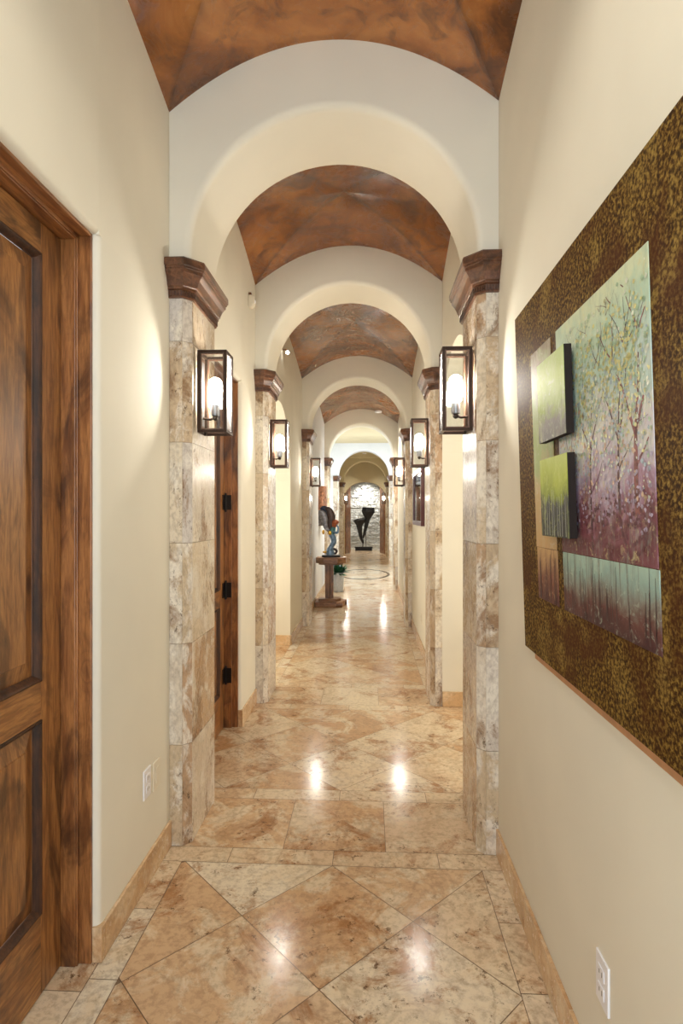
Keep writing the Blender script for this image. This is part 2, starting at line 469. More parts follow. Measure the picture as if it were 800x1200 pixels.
def arch_wall(name, y0, y1, xl, xr, ho, spring, top, mat, mat2=None, r=.035, rise=None, bottom=SPR, feet=False, cx=XC):
    """wall across the hall with a round-edged arched opening"""
    mb = MB(); n = 48
    rise = rise or ho
    path = [(-ho, bottom)] if bottom < spring-.001 else []
    path = [(cx-ho, bottom)] if bottom < spring-.001 else []
    path += [(cx-ho*math.cos(PI*i/n), spring+rise*math.sin(PI*i/n)) for i in range(n+1)]
    if bottom < spring-.001: path += [(cx+ho, bottom)]
    def outer(p):
        x, z = p
        if z <= spring+1e-6: return ((xl if x < cx else xr), z)
        dx, dz = x-cx, (z-spring)
        ts = []
        if dz > 1e-6: ts.append((top-spring)/dz)
        if dx < -1e-6: ts.append((xl-cx)/dx)
        if dx > 1e-6: ts.append((xr-cx)/dx)
        t = min(ts)
        return (cx+dx*t, spring+dz*t)
    def nrm(p):
        x, z = p
        if z <= spring+1e-6: return (-1 if x < cx else 1, 0)
        v = Vector(((x-cx)/ho/ho, (z-spring)/rise/rise)).normalized(); return (v.x, v.y)
    # corner rays: snap the closest samples to the rectangle's corners
    outs = [outer(p) for p in path]
    for cxn, czn in ((xl, top), (xr, top)):
        k = min(range(len(outs)), key=lambda i: (outs[i][0]-cxn)**2+(outs[i][1]-czn)**2); outs[k] = (cxn, czn)
    rows = []
    K = 6
    for p, o in zip(path, outs):
        nx, nz = nrm(p); row = [(o[0], y0, o[1])]
        for j in range(K+1):
            t = PI/2*j/K; d = r*(1-math.sin(t)); row.append((p[0]+nx*d, y0+r*(1-math.cos(t)), p[1]+nz*d))
        for j in range(K+1):
            t = PI/2*j/K; d = r*(1-math.cos(t)); row.append((p[0]+nx*d, y1-r*(1-math.sin(t)), p[1]+nz*d))
        row.append((o[0], y1, o[1])); rows.append(row)
    W = len(rows[0]); vs = [v for row in rows for v in row]
    fs = [(i*W+j, i*W+j+1, (i+1)*W+j+1, (i+1)*W+j) for i in range(len(rows)-1) for j in range(W-1)]
    fs += [(i*W+W-1, i*W, (i+1)*W, (i+1)*W+W-1) for i in range(len(rows)-1)]
    fs += [[j for j in range(W)], [(len(rows)-1)*W+j for j in range(W)][::-1]]
    mb.add(vs, fs)
    return tag(mb.build(name, mat, smooth=35), kind='structure')
SPA = 2.675
for k, (a, b) in enumerate(ARCH):
    arch_wall('wall_arch', a, b, XL, XR, HO, SPA, TOPZ, M['cream'])

# ------------------------------------------------------------------ vaults
def vault(y0, y1, name='ceiling'):
    L = (y1-y0)/2; h = (XR-XL)/2; cx = (XL+XR)/2; cy = (y0+y1)/2; n = 48
    mb = MB(); vs = []; cr = []
    for j in range(n+1):
        for i in range(n+1):
            s = -1+2*i/n; t = -1+2*j/n
            a, b = abs(s), abs(t)
            if a <= b: z = .30*(1-s*s)
            else:
                zc = .30*(1-t*t); zw = .20*(1-b**1.35); f = (a-b)/max(1e-6, 1-b)
                z = zc+(zw-zc)*f
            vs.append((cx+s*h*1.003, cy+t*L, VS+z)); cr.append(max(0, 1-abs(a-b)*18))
    fs = []
    for j in range(n):
        for i in range(n):
            q = [j*(n+1)+i, j*(n+1)+i+1, (j+1)*(n+1)+i+1, (j+1)*(n+1)+i]
            if (i < n/2) == (j < n/2): fs += [(q[0], q[1], q[2]), (q[0], q[2], q[3])]
            else: fs += [(q[0], q[1], q[3]), (q[1], q[2], q[3])]
    nv = len(vs)
    vs += [(x, y, TOPZ+.0) for x, y, z in vs]; 
    fs2 = [tuple(nv+k for k in f[::-1]) for f in fs]
    mb.add(vs, fs+fs2); cr += [0]*nv
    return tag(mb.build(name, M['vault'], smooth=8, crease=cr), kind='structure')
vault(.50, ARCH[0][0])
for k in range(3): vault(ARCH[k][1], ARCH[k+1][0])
shell('ceiling_entry', [(XL, XR, -1.6, .5, 3.62, 3.9)], M['cream'])
shell('ceiling_slab', [(XL-.3, XR+.3, -1.6, 11.9, 3.91, 4.0)], M['cream'])

# foyer, far hall and end room
FY0, FY1 = 11.9, 16.75
HW = .90
shell('wall_foyer_left', [(-3.3, -3.2, FY0, FY0+.3, 0, 3.6), (-3.3, -3.2, FY1-.3, FY1+.45, 0, 3.6), (-3.3, -3.2, FY0+.3, FY1-.3, 3.3, 3.6), (-3.3, -3.2, FY0+.3, FY1-.3, 0, .25), (-3.2, XL-.25, FY0-.1, FY0, 0, 3.6)], M['white'])
shell('wall_foyer_right', [(3.0, 3.1, FY0, FY0+.3, 0, 3.6), (3.0, 3.1, FY1-.3, FY1+.45, 0, 3.6), (3.0, 3.1, FY0+.3, FY1-.3, 3.3, 3.6), (3.0, 3.1, FY0+.3, FY1-.3, 0, .25), (XR+.25, 3.0, FY0-.1, FY0, 0, 3.6)], M['white'])
shell('ceiling_foyer', [(-3.3, 3.1, FY0, FY1+.45, 3.6, 3.7), (-3.3, 3.1, FY0, FY0+1.9, 3.42, 3.6)], M['tan_ceiling'])
H5 = .745
shell('wall_foyer_end', [(-3.2, XC-HW, FY1, FY1+.45, 0, 3.6), (XC+HW, 3.0, FY1, FY1+.45, 0, 3.6)], M['white'])
arch_wall('wall_arch', FY1, FY1+.45, XC-HW, XC+HW, H5, 2.64, 3.6, M['white'])
shell('wall_hall_left', [(XC-HW-.15, XC-HW, FY1+.45, 21.3, 0, 3.7)], M['cream'])
shell('wall_hall_right', [(XC+HW, XC+HW+.15, FY1+.45, 21.3, 0, 3.7)], M['cream'])
shell('ceiling_hall', [(XC-HW-.15, XC+HW+.15, FY1+.45, 21.6, 3.5, 3.6)], M['tan_ceiling'])
A6 = (20.2, 20.6)
arch_wall('wall_arch', *A6, XC-HW, XC+HW, H5, 2.64, 3.5, M['tan_ceiling'])
EY = (21.3, 21.6)
arch_wall('wall_end', *EY, XC-HW, XC+HW, .76, 2.16, 3.5, M['tan_ceiling'], rise=.56, bottom=0.0, r=.02)
shell('wall_room', [(-2.2, -2.1, 21.6, 24.5, 0, 3.2), (1.8, 1.9, 21.6, 24.5, 0, 3.2), (-2.2, XC-HW, 21.5, 21.6, 0, 3.2), (XC+HW, 1.9, 21.5, 21.6, 0, 3.2)], M['white'])
shell('ceiling_room', [(-2.2, 1.9, 21.6, 24.6, 3.2, 3.3)], M['white'])
# split-face stone wall: courses of rough blocks
mb = MB(); z = 0
while z < 3.2:
    hh = random.uniform(.06, .11); x = -2.1-random.uniform(0, .3)
    while x < 1.8:
        w = random.uniform(.2, .5); d = random.uniform(.0, .035)
        mb.prism([(max(x, -2.1)+.004, z+.003), (min(x+w, 1.8)-.004, z+.003), (min(x+w, 1.8)-.004, z+hh-.003), (max(x, -2.1)+.004, z+hh-.003)], 24.4-d, 24.5, 'y') if min(x+w, 1.8)-max(x, -2.1) > .03 else None
        x += w
    z += hh
mb.box(-2.1, 1.8, 24.43, 24.55, 0, 3.2)
tag(mb.build('wall_stone', M['stone']), kind='structure')
# foyer side windows
for i, (x, lab) in enumerate(((-3.25, 'l'), (3.05, 'r'))):
    y0, y1 = FY0+.3, FY1-.3; mb = MB()
    for a, b, c, d in ((y0, y1, .25, .31), (y0, y1, 3.24, 3.3), (y0, y0+.06, .31, 3.24), (y1-.06, y1, .31, 3.24), ((y0+y1)/2-.03, (y0+y1)/2+.03, .31, 3.24)):
        mb.box(x-.04, x+.04, a, b, c, d)
    w = tag(mb.build('window_%d' % (i+1), M['bronze']), kind='structure')
    MB().box(x-.005, x+.005, y0+.06, y1-.06, .31, 3.24).build('pane', M['glass'], w)

# ------------------------------------------------------------------ baseboards
def baseboard(name, segs, mat=M['base']):
    """segs: (x0,y0,x1,y1,nx,ny) wall foot line with the normal into the room"""
    mb = MB(); hb = .118; th = .012
    for x0, y0, x1, y1, nx, ny in segs:
        L = math.hypot(x1-x0, y1-y0); n = max(1, round(L/.457)); ux, uy = (x1-x0)/L, (y1-y0)/L
        for k in range(n):
            a = L*k/n+.0008; b = L*(k+1)/n-.0008
            p = [(x0+ux*a, y0+uy*a), (x0+ux*b, y0+uy*b), (x0+ux*b+nx*th, y0+uy*b+ny*th), (x0+ux*a+nx*th, y0+uy*a+ny*th)]
            mb.prism(p, .001, hb, 'z')
    o = mb.build(name, mat, bevel=.002); tag(o, kind='structure'); return o
baseboard('baseboard_left', [(XL, D1[1]+.024, XL, ARCH[0][0], 1, 0), (XL, -1.6, XL, D1[0]-.024, 1, 0), (XL, D2[1]+.024, XL, ARCH[1][0], 1, 0)])
for ya, yb in ((D1[1]-.008, D1[1]+.0235), (D2[1]-.008, D2[1]+.0235)):
    tag(MB().box(XL-.0215, XL+.012, ya, yb, .001, .118).build('baseboard_left', M['base'], bevel=.002), kind='structure')
baseboard('baseboard_left', [(XL, 6.5, XL, ARCH[2][0], 1, 0), (-2.4, 6.5, XL, 6.5, 0, -1), (XL, ARCH[2][1], XL, ARCH[3][0], 1, 0)])
baseboard('baseboard_right', [(XR, -1.6, XR, ARCH[0][0], -1, 0), (XR, 4.49, 2.2, 4.49, 0, -1)])
baseboard('baseboard_right', [(XR, ARCH[1][1], XR, ARCH[2][0], -1, 0), (XR, ARCH[2][1], XR, ARCH[3][0], -1, 0)])

# ------------------------------------------------------------------ pillars
CH = .035
def offset_path(pts, d, side):
    """mitred offset of an open polyline; side=+1 offsets to the left of travel"""
    out = []
    P = [Vector(p) for p in pts]
    ns = []
    for a, b in zip(P, P[1:]):
        t = (b-a).normalized(); ns.append(Vector((-t.y, t.x))*side)
    for i, p in enumerate(P):
        if i == 0: out.append(p+ns[0]*d)
        elif i == len(P)-1: out.append(p+ns[-1]*d)
        else:
            m = (ns[i-1]+ns[i]).normalized(); out.append(p+m*(d/m.dot(ns[i])))
    return out
def make_pillar(side, wallx, ho, depth, front=.06):
    """local: origin on the floor at the wall line, front at y=0"""
    sg = 1 if side == 'l' else -1        # direction from the wall to the opening
    inner = (XC-ho if side == 'l' else XC+ho)-wallx
    w = abs(inner)
    P = [(0, 0), (sg*(w-CH), 0), (sg*w, CH), (sg*w, depth-CH), (sg*(w-CH), depth), (0, depth)]
    root = empty('stone_pillar', (wallx, 0, 0))
    mb = MB()
    core = offset_path(P, -.003, -sg)
    mb.prism([tuple(p) for p in core], 0, 2.49, 'z', 1)
    joints = [0, .457, .914, 1.371, 1.828, 2.285, 2.485]
    for a, b in zip(P, P[1:]):
        a = Vector(a); b = Vector(b); t = (b-a).normalized(); n = Vector((t.y, -t.x))*sg
        L = (b-a).length
        js = list(joints)
        for z0, z1 in zip(js, js[1:]):
            g = .0012
            u, v = a+t*g*.6, b-t*g*.6; iu, iv = u-n*.004, v-n*.004
            tone = random.random()
            mb.add([(u.x, u.y, z0+g), (v.x, v.y, z0+g), (v.x, v.y, z1-g), (u.x, u.y, z1-g),
                    (iu.x, iu.y, z0+g), (iv.x, iv.y, z0+g), (iv.x, iv.y, z1-g), (iu.x, iu.y, z1-g)],
                   [(0, 1, 2, 3), (4, 7, 6, 5), (0, 4, 5, 1), (1, 5, 6, 2), (2, 6, 7, 3), (3, 7, 4, 0)], 0,
                   (tone, random.random(), random.random()))
    mb.build('shaft', [M['pillar'], M['pgrout']], root)
    # capital
    prof = [(0, 2.478), (.010, 2.478), (.010, 2.484), (.012, 2.512), (.020, 2.514), (.020, 2.524), (.026, 2.528), (.030, 2.542), (.038, 2.560),
            (.049, 2.576), (.054, 2.580), (.054, 2.592), (.060, 2.596), (.060, 2.602), (.066, 2.606), (.066, 2.632), (.062, 2.64), (0, 2.64)]
    rows = [[(p.x, p.y, z) for p in offset_path(P, d, -sg)] for d, z in prof]
    # keep the ends on the wall plane
    n = len(P); vs = [v for r in rows for v in r]
    fs = [(i*n+j, i*n+j+1, (i+1)*n+j+1, (i+1)*n+j) for i in range(len(prof)-1) for j in range(n-1)]
    fs += [[i*n for i in range(len(prof))], [i*n+n-1 for i in range(len(prof))][::-1]]
    fs += [[(len(prof)-1)*n+j for j in range(n)]]
    cap = MB().add(vs, fs).build('capital', M['cap'], root)
    db = MB()
    Q = offset_path(P, .0105, -sg)
    for a, b in zip(Q, Q[1:]):
        L = (b-a).length; k = max(1, round(L/.0125)); t = (b-a).normalized(); nn = Vector((t.y, -t.x))*sg
        for i in range(k):
            u = a+t*(L*(i+.15)/k); v = a+t*(L*(i+.75)/k); o1, o2 = v+nn*.006, u+nn*.006
            db.prism([tuple(u), tuple(v), tuple(o1), tuple(o2)], 2.487, 2.508, 'z')
    db.build('dentil_band', M['dentil'], cap)
    return root
NEAR = ['nearest arch', 'second arch from the camera', 'third arch', 'fourth arch, just before the foyer', 'far side of the foyer', 'last arch before the end doors']
SIDE = {'l': 'left', 'r': 'right'}
pil = {}
for sd, wx in (('l', XL), ('r', XR)):
    for k in range(4):
        if k < 2: p = pil[sd] = make_pillar(sd, wx, HO, .445)
        else: p = copy_tree(pil[sd])
        p.location = (wx, ARCH[k][0], 0)
        tag(p, ['%s travertine pillar with dark wood capital at the nearest arch', '%s travertine pillar of the second arch, behind the nearest one',
                '%s travertine pillar of the third arch, with a smaller looking sconce', '%s travertine pillar of the fourth arch, where the hall meets the foyer'][k] % SIDE[sd],
            'pillar', 'travertine pillars along the hall')
    p5 = make_pillar(sd, XC-HW if sd == 'l' else XC+HW, H5, .45)
    p5.location.y = FY1
    tag(p5, '%s travertine pillar of the far foyer arch, beyond the floor ring' % SIDE[sd], 'pillar', 'travertine pillars along the hall')
    p6 = copy_tree(p5); p6.location.y = A6[0]
    tag(p6, '%s travertine pillar of the last arch, just before the end doors' % SIDE[sd], 'pillar', 'travertine pillars along the hall')

# ------------------------------------------------------------------ sconces
def make_sconce(sg):
    """local: origin at the middle of the box foot on the pillar face, box grows to sg*x; y along the hall"""
    root = empty('sconce')
    x0, x1 = .008, .145; y0, y1 = 0, .132; H = .385; b = .0135
    fr = MB()
    def bx(m, a, c, d, e, f, g): m.box(min(sg*a, sg*c), max(sg*a, sg*c), d, e, f, g)
    for xa in (x0, x1-b):
        for ya in (y0, y1-b):
            bx(fr, xa, xa+b, ya, ya+b, 0, H)
    for z in (0, H-b):
        for xa in (x0, x1-b): bx(fr, xa, xa+b, y0+b, y1-b, z, z+b)
        for ya in (y0, y1-b): bx(fr, x0+b, x1-b, ya, ya+b, z, z+b)
    fr.build('frame', M['bronze'], root, bevel=.0012)
    inn = MB(); c = .006     # inner edge strips that hold the panes
    for ya, yb in ((y0+b*.5, y0+b*.5+.003), (y1-b*.5-.003, y1-b*.5)):
        for z in (b, H-b-c): bx(inn, x0+b, x1-b, ya, yb, z, z+c)
        for xa in (x0+b, x1-b-c): bx(inn, xa, xa+c, ya, yb, b+c, H-b-c)
    inn.build('glazing_strip', M['bronze2'], root)
    for k, ya in enumerate((y0+.004, y1-.006)):
        g = MB(); bx(g, x0+b, x1-b, ya, ya+.002, b, H-b); g.build('glass_pane', M['glass'], root)
    g = MB(); bx(g, x1-.006, x1-.004, y0+b, y1-b, b, H-b); g.build('glass_pane', M['frosted'], root)
    bp = MB(); bx(bp, 0, .010, y0+.02, y1-.02, .02, H-.02)
    bk = bp.build('backplate', M['bronze2'], root, bevel=.002)
    bp = MB(); bx(bp, .010, .013, y0+.034, y1-.034, .04, H-.04); bp.build('reflector', M['steel'], bk)
    cx, cy = sg*.075, .066
    ar = MB(); ar.tube([(sg*.016, cy, .075), (sg*.05, cy, .070), (cx, cy, .080)], .006, 10); ar.ball((cx, cy, .078), .014)
    ar.build('arm', M['bronze'], root, smooth=True)
    so = MB(); so.lathe([(.010, .085), (.019, .088), (.021, .10), (.021, .138), (.017, .142)], (cx, cy, 0), 24); so.build('lamp_holder', M['steel'], root, smooth=True)
    bu = MB(); bu.lathe([(.014, .142), (.026, .15), (.031, .17), (.032, .20), (.032, .235), (.028, .254), (.016, .266), (.003, .27)], (cx, cy, 0), 24)
    bu.build('bulb', M['bulb'], root, smooth=True)
    kn = MB(); kn.lathe([(.004, 0), (.006, -.004), (.006, -.012), (.003, -.015)], (sg*.04, .012, 0), 12); kn.build('finial', M['iron'], root, smooth=True)
    return root
SC = {'l': make_sconce(1), 'r': make_sconce(-1)}
SCL = ['nearest arch', 'second arch', 'third arch', 'last arch by the end doors']
def plight(name, loc, power, col=(1, .94, .86), rad=.03):
    l = bpy.data.lights.new(name, 'POINT'); l.energy = power; l.color = col; l.shadow_soft_size = rad
    o = bpy.data.objects.new(name, l); COL.objects.link(o); o.location = loc; return o
for sd, sg in (('l', 1), ('r', -1)):
    for k in range(4):
        y = (ARCH[k][0] if k < 3 else A6[0])+.085
        ho = HO if k < 3 else H5
        s = SC[sd] if k == 0 else copy_tree(SC[sd])
        s.location = (XC-sg*ho, y, 1.884)
        tag(s, 'lit box sconce on the %s pillar of the %s' % (SIDE[sd], SCL[k]), 'wall lamp', 'box sconces on the pillars')

# ------------------------------------------------------------------ doors
def make_door(n, y0, y1, hinge, leaf_y1=None):
    """panelled door in the left wall, recessed; wooden frame lining the reveal"""
    root = empty('door_%d' % n, (XL, 0, 0)); tag(root, kind='structure')
    fo = -.115                                  # leaf face
    fr = MB()
    for ya, s in ((y0, 1), (y1, -1)):
        def bx(x0, x1, d0, d1, z0, z1, m=0): fr.box(x0, x1, min(ya+s*d0, ya+s*d1), max(ya+s*d0, ya+s*d1), z0, z1, m)
        bx(-.25, -.022, 0, .012, 0.0, DH)
        bx(-.25, -.062, .012, .024, 0.0, DH-.02)
        bx(-.25, -.068, .024, .028, 0.0, DH-.02)
    fr.build('door_jamb', M['frame_v'], root, bevel=.0025)
    hd = MB()
    hd.box(-.25, -.022, y0+.012, y1-.012, DH-.012, DH)
    hd.box(-.25, -.062, y0+.024, y1-.024, DH-.024, DH-.012)
    hd.box(-.25, -.068, y0+.028, y1-.028, DH-.028, DH-.024)
    hd.build('door_head', M['frame_h'], root, bevel=.0025)
    a, b = y0+.031, y1-(.036 if hinge else .032); t = .045; top = DH-.031; bot = .008
    xs = (fo-t, fo)
    st = .112; rails = [(bot, .258), (.862, .982), (2.312, top)]
    lf = MB(); lf.box(*xs, a, a+st, bot, top); lf.box(*xs, b-st, b, bot, top)
    leaf = lf.build('stile', M['wood_v'], root, bevel=.002)
    rl = MB()
    for z0, z1 in rails: rl.box(*xs, a+st, b-st, z0, z1)
    rl.build('rail', M['wood_h'], root, bevel=.002)
    for (z0, z1) in ((rails[0][1], rails[1][0]), (rails[1][1], rails[2][0])):
        ya, yb = a+st, b-st
        def ring(d, x): return [(x, ya+d, z0+d), (x, yb-d, z0+d), (x, yb-d, z1-d), (x, ya+d, z1-d)]
        def rings(lst, mat, name, par, close=False):
            vs = [v for d, x in lst for v in ring(d, x)]
            fs = [(i*4+j, i*4+(j+1) % 4, (i+1)*4+(j+1) % 4, (i+1)*4+j) for i in range(len(lst)-1) for j in range(4)]
            if close: fs.append([(len(lst)-1)*4+j for j in range(4)])
            m_ = MB().add(vs, fs); return m_.build(name, mat, par)
        rings([(0, fo-.001), (0, fo+.004), (.004, fo+.005), (.009, fo+.001), (.013, fo-.004), (.018, fo-.012), (.022, fo-.016)], M['mould'], 'moulding', root)
        rings([(.021, fo-.018), (.026, fo-.017), (.072, fo-.007), (.075, fo-.003), (.078, fo-.003)], M['wood_v'], 'raised_panel', root, True)
    if hinge:
        for z in (.37, .97, 1.585, 2.2):
            h = MB(); yy = b+.004
            h.box(fo-.002, fo+.052, b+.0035, b+.0075, z-.052, z+.052)
            h.box(fo, fo+.0035, b-.040, b-.001, z-.052, z+.052)
            h.tube([(fo+.012, yy+.006, z-.055), (fo+.012, yy+.006, z+.055)], .009, 12)
            h.ball((fo+.012, yy+.006, z+.06), .008, 10); h.ball((fo+.012, yy+.006, z-.06), .008, 10)
            h.build('hinge', M['iron'], root)
    return root
make_door(1, *D1, False)
make_door(2, *D2, True)
# room behind doors is closed: dark backing board is the leaf itself; end doors (open leaves)
for i, sg in enumerate((-1, 1)):
    root = empty('door_%d' % (3+i), (XC+sg*.755, 21.62, 0)); tag(root, kind='structure')
    root.rotation_euler = (0, 0, sg*R(13))
    W = .72
    # leaf runs along +y from the hinge, with arched top like the opening
    def ztop(u): return 2.16+.56*math.sqrt(max(0, 1-((.76-u)/.76)**2)) if True else 0
    pts = [(0, .01), (W, .01)]+[(W*(1-k/16), ztop(W*(1-k/16))-.01) for k in range(17)]
    m_ = MB(); m_.prism(pts, -.022, .022, 'x'); lf = m_.build('door_leaf', M['frame_v'], root, bevel=.002)
    for z0, z1 in ((.25, .85), (1.0, 2.0)):
        m_ = MB(); xx = -sg*.022
        m_.box(min(xx, xx-sg*.012), max(xx, xx-sg*.012), .1, W-.1, z0, z1); m_.build('raised_panel', M['wood_v'], root, bevel=.006)
    hm = MB(); xx = -sg*.022
    hm.box(min(xx, xx-sg*.006), max(xx, xx-sg*.006), W-.085, W-.045, .98, 1.18)
    hm.tube([(xx, W-.065, 1.08), (xx-sg*.06, W-.065, 1.08), (xx-sg*.065, W-.12, 1.08), (xx-sg*.065, W-.2, 1.08)], .011, 10)
    hm.build('door_handle', M['bronze'], root, smooth=True)

# ------------------------------------------------------------------ tree picture on the right wall
def paint_mat(name, stops, streak, streakc, lo=0, hi=1, spots=None, sscale=(1, 1, .25)):
    t = NT(name); co = t.coord(); g = t.coord('Generated')
    sp = t.new('ShaderNodeSeparateXYZ'); t.link(g, sp.inputs[0])
    n = t.noise(co, 9, 7, .65, .8)
    f = t.math('ADD', sp.outputs['Z'], t.fr(n, .3, .7, -.16, .16))
    col = t.ramp(f, stops)
    n2 = t.noise(t.mapping(co, sscale, loc=(3, 2, 1)), 42, 6, .7, .5)
    col = t.mix(t.fr(n2, .50, .68, 0, streak), col, streakc)
    n3 = t.noise(co, 30, 6, .7, 1.5)
    col = t.mix(t.fr(n3, .55, .70, 0, .6), col, spots or (235, 235, 220))
    t.bump(n3, .25, .003)
    return t.set(base=col, rough=.5, coat=0., spec=.2)
def boardmat():
    t = NT('mottled_gold_board'); co = t.coord()
    a = t.noise(co, 105, 5, .62, .25); b = t.noise(co, 5, 4, .6, .5); c = t.noise(co, 150, 3, .6)
    col = t.ramp(a, [(.38, (42, 25, 11)), (.48, (76, 50, 20)), (.56, (122, 94, 40)), (.68, (158, 132, 68))])
    col = t.mix(t.fr(b, .46, .62, 0, .75), col, (78, 42, 18))
    e_ = t.noise(t.mapping(co, (1, 1, 1), loc=(4, 7, 2)), 7, 6, .6, .3)
    col = t.mix(t.math('MULTIPLY', t.fr(e_, .52, .64, 0, .8), t.fr(a, .42, .58, .15, 1)), col, (154, 128, 66))
    col = t.mix(t.fr(c, .55, .7, 0, .3), col, (50, 30, 14))
    t.bump(a, .2, .002)
    return t.set(base=col, rough=.62, coat=0., spec=.08)
pic = empty('tree_picture', (.534, 1.33, 1.6)); pic.rotation_euler = (0, math.atan(-.0317), 0)
tag(pic, 'large brown and gold wall picture of autumn trees with two small raised canvases', 'picture')
def PB(ya, yb, za, zb, x0, x1, name, mat, par=pic, bevel=.001):
    return MB().box(x0, x1, ya-1.33, yb-1.33, za-1.6, zb-1.6).build(name, mat, par, bevel=bevel)
PB(.62, 2.053, 1.035, 2.192, 0, .013, 'board', boardmat(), bevel=.0015)
P_big = paint_mat('autumn_trees', [(0, (104, 56, 62)), (.14, (134, 84, 94)), (.26, (172, 140, 162)), (.38, (204, 196, 208)), (.5, (216, 214, 206)), (.62, (190, 210, 204)), (.8, (182, 208, 184)), (1, (208, 218, 184))], .5, (140, 160, 150), spots=(214, 206, 150))
P_strip = paint_mat('reed_strip', [(0, (66, 38, 44)), (.25, (104, 66, 62)), (.5, (134, 134, 124)), (.8, (150, 178, 168)), (1, (166, 194, 180))], .75, (96, 58, 54), sscale=(1, 1, .06), spots=(186, 204, 186))
P_col = paint_mat('side_column', [(0, (196, 158, 108)), (.3, (192, 170, 120)), (.5, (160, 178, 110)), (.75, (170, 184, 130)), (1, (146, 130, 106))], .4, (196, 190, 160), spots=(206, 204, 180))
P_reed2 = paint_mat('small_reeds', [(0, (74, 40, 44)), (.4, (128, 84, 66)), (1, (196, 160, 110))], .8, (110, 58, 52), sscale=(1, 1, .06), spots=(196, 160, 116))
P_A = paint_mat('green_canvas', [(0, (104, 98, 98)), (.25, (128, 124, 118)), (.45, (150, 170, 76)), (.7, (176, 196, 104)), (1, (190, 210, 140))], .45, (206, 214, 160), spots=(214, 220, 190))
P_B = paint_mat('lime_canvas', [(0, (50, 52, 56)), (.4, (60, 62, 62)), (.5, (128, 142, 46)), (.75, (176, 192, 66)), (1, (188, 204, 96))], .35, (206, 218, 120), spots=(206, 216, 112))
PB(1.092, 1.622, 1.397, 2.012, -.002, 0, 'painted_panel', P_big)
PB(1.088, 1.619, 1.234, 1.396, -.002, 0, 'reed_strip', P_strip)
PB(1.67, 1.868, 1.397, 2.012, -.002, 0, 'side_strip', P_col)
PB(1.665, 1.862, 1.234, 1.396, -.002, 0, 'side_reed_strip', P_reed2)
M['bark'] = plain('painted_bark', (84, 52, 56), .5, 0, .3, 60)
M['bark2'] = plain('painted_red_bark', (124, 72, 70), .5, 0, .3, 60)
M['canvas_edge'] = plain('dark_canvas_edge', (26, 14, 8), .85)
M['strip_tan'] = plain('tan_strip', (186, 138, 98), .6)
M['thin'] = plain('painted_thin_stems', (70, 44, 46), .5)
M['pale'] = plain('painted_pale_stems', (186, 196, 190), .5)
def stroke(mb, pts, x=-.0026, m=0):
    """flat tapering brush stroke: pts = (y, z, width)"""
    vs = []
    for i, (y, z, w) in enumerate(pts):
        j0, j1 = max(i-1, 0), min(i+1, len(pts)-1)
        dy, dz = pts[j1][0]-pts[j0][0], pts[j1][1]-pts[j0][1]; L = math.hypot(dy, dz) or 1
        ny, nz = -dz/L*w/2, dy/L*w/2
        vs += [(x, y-1.33+ny, z-1.6+nz), (x, y-1.33-ny, z-1.6-nz)]
    mb.add(vs, [(2*i, 2*i+1, 2*i+3, 2*i+2) for i in range(len(pts)-1)], m)
def branch(mb, y, z, ang, L, w, dep, ylim, zlim):
    pts = []; a = ang
    for i in range(5):
        if not (ylim[0] < y < ylim[1] and z < zlim): break
        pts.append((y, z, w*(1-.16*i)))
        y += math.cos(a)*L/4; z += math.sin(a)*L/4; a += random.uniform(-.22, .22)
    if len(pts) > 1: stroke(mb, pts)
    if dep > 0 and len(pts) == 5:
        for s in (-1, 1):
            if random.random() < .85: branch(mb, y, z, a+s*random.uniform(.3, .7), L*.62, w*.45, dep-1, ylim, zlim)
for (y, z, w, h, mt) in ((1.40, 1.405, .011, .24, 'bark'), (1.245, 1.50, .012, .16, 'bark'), (1.165, 1.50, .020, .16, 'bark2'), (1.53, 1.47, .006, .16, 'bark')):
    mb = MB(); stroke(mb, [(y, z, w), (y+.003, z+h*.5, w*.85), (y-.002, z+h, w*.7)])
    for s in (.45, -.5, .1): branch(mb, y-.002, z+h, PI/2+s, .16, w*.55, 3, (1.10, 1.61), 1.98)
    branch(mb, y, z+h*.6, PI/2+random.choice((-.8, .8)), .1, w*.35, 2, (1.10, 1.61), 1.98)
    mb.build('painted_tree', M[mt], pic)
for nm, cc, n_, zr in (('yellow', (204, 200, 136), 420, (1.62, 1.98)), ('green', (150, 178, 146), 380, (1.60, 2.0)), ('pale', (206, 212, 194), 420, (1.50, 2.0)), ('blue', (156, 176, 186), 240, (1.55, 1.9)), ('peach', (198, 168, 142), 200, (1.50, 1.80)), ('lilac', (172, 158, 182), 260, (1.45, 1.66)), ('maroon', (108, 60, 70), 300, (1.405, 1.56)), ('leafy', (198, 196, 120), 160, (1.72, 1.96))):
    mb = MB()
    for k in range(n_):
        y = random.uniform(1.10, 1.61); z = random.triangular(zr[0], zr[1], (zr[0]+zr[1])/2); w = random.uniform(.0025, .0065); a = random.uniform(0, PI)
        if nm in ('yellow', 'leafy', 'peach'): y = min(1.61, max(1.1, random.gauss(random.choice((1.18, 1.27, 1.42, 1.52)), .04)))
        e = .0032; pts = [(-e, y-1.33+w*random.uniform(.7, 1.3)*math.cos(a+q*PI/3), z-1.6+w*random.uniform(.5, 1.2)*math.sin(a+q*PI/3)) for q in range(6)]
        pts = [(x, min(.285, max(-.235, yy)), min(.41, zz)) for x, yy, zz in pts]
        mb.poly(pts)
    mb.build('painted_foliage', plain('%s_paint_dabs' % nm, cc, .4, 0, .15, 60), pic)
mb = MB()
for k in range(34):
    y = random.uniform(1.10, 1.61); z = 1.24+random.random()*.03; h = random.uniform(.06, .145)
    stroke(mb, [(y, z, random.uniform(.002, .006)), (y+random.uniform(-.004, .004), z+h, .0015)])
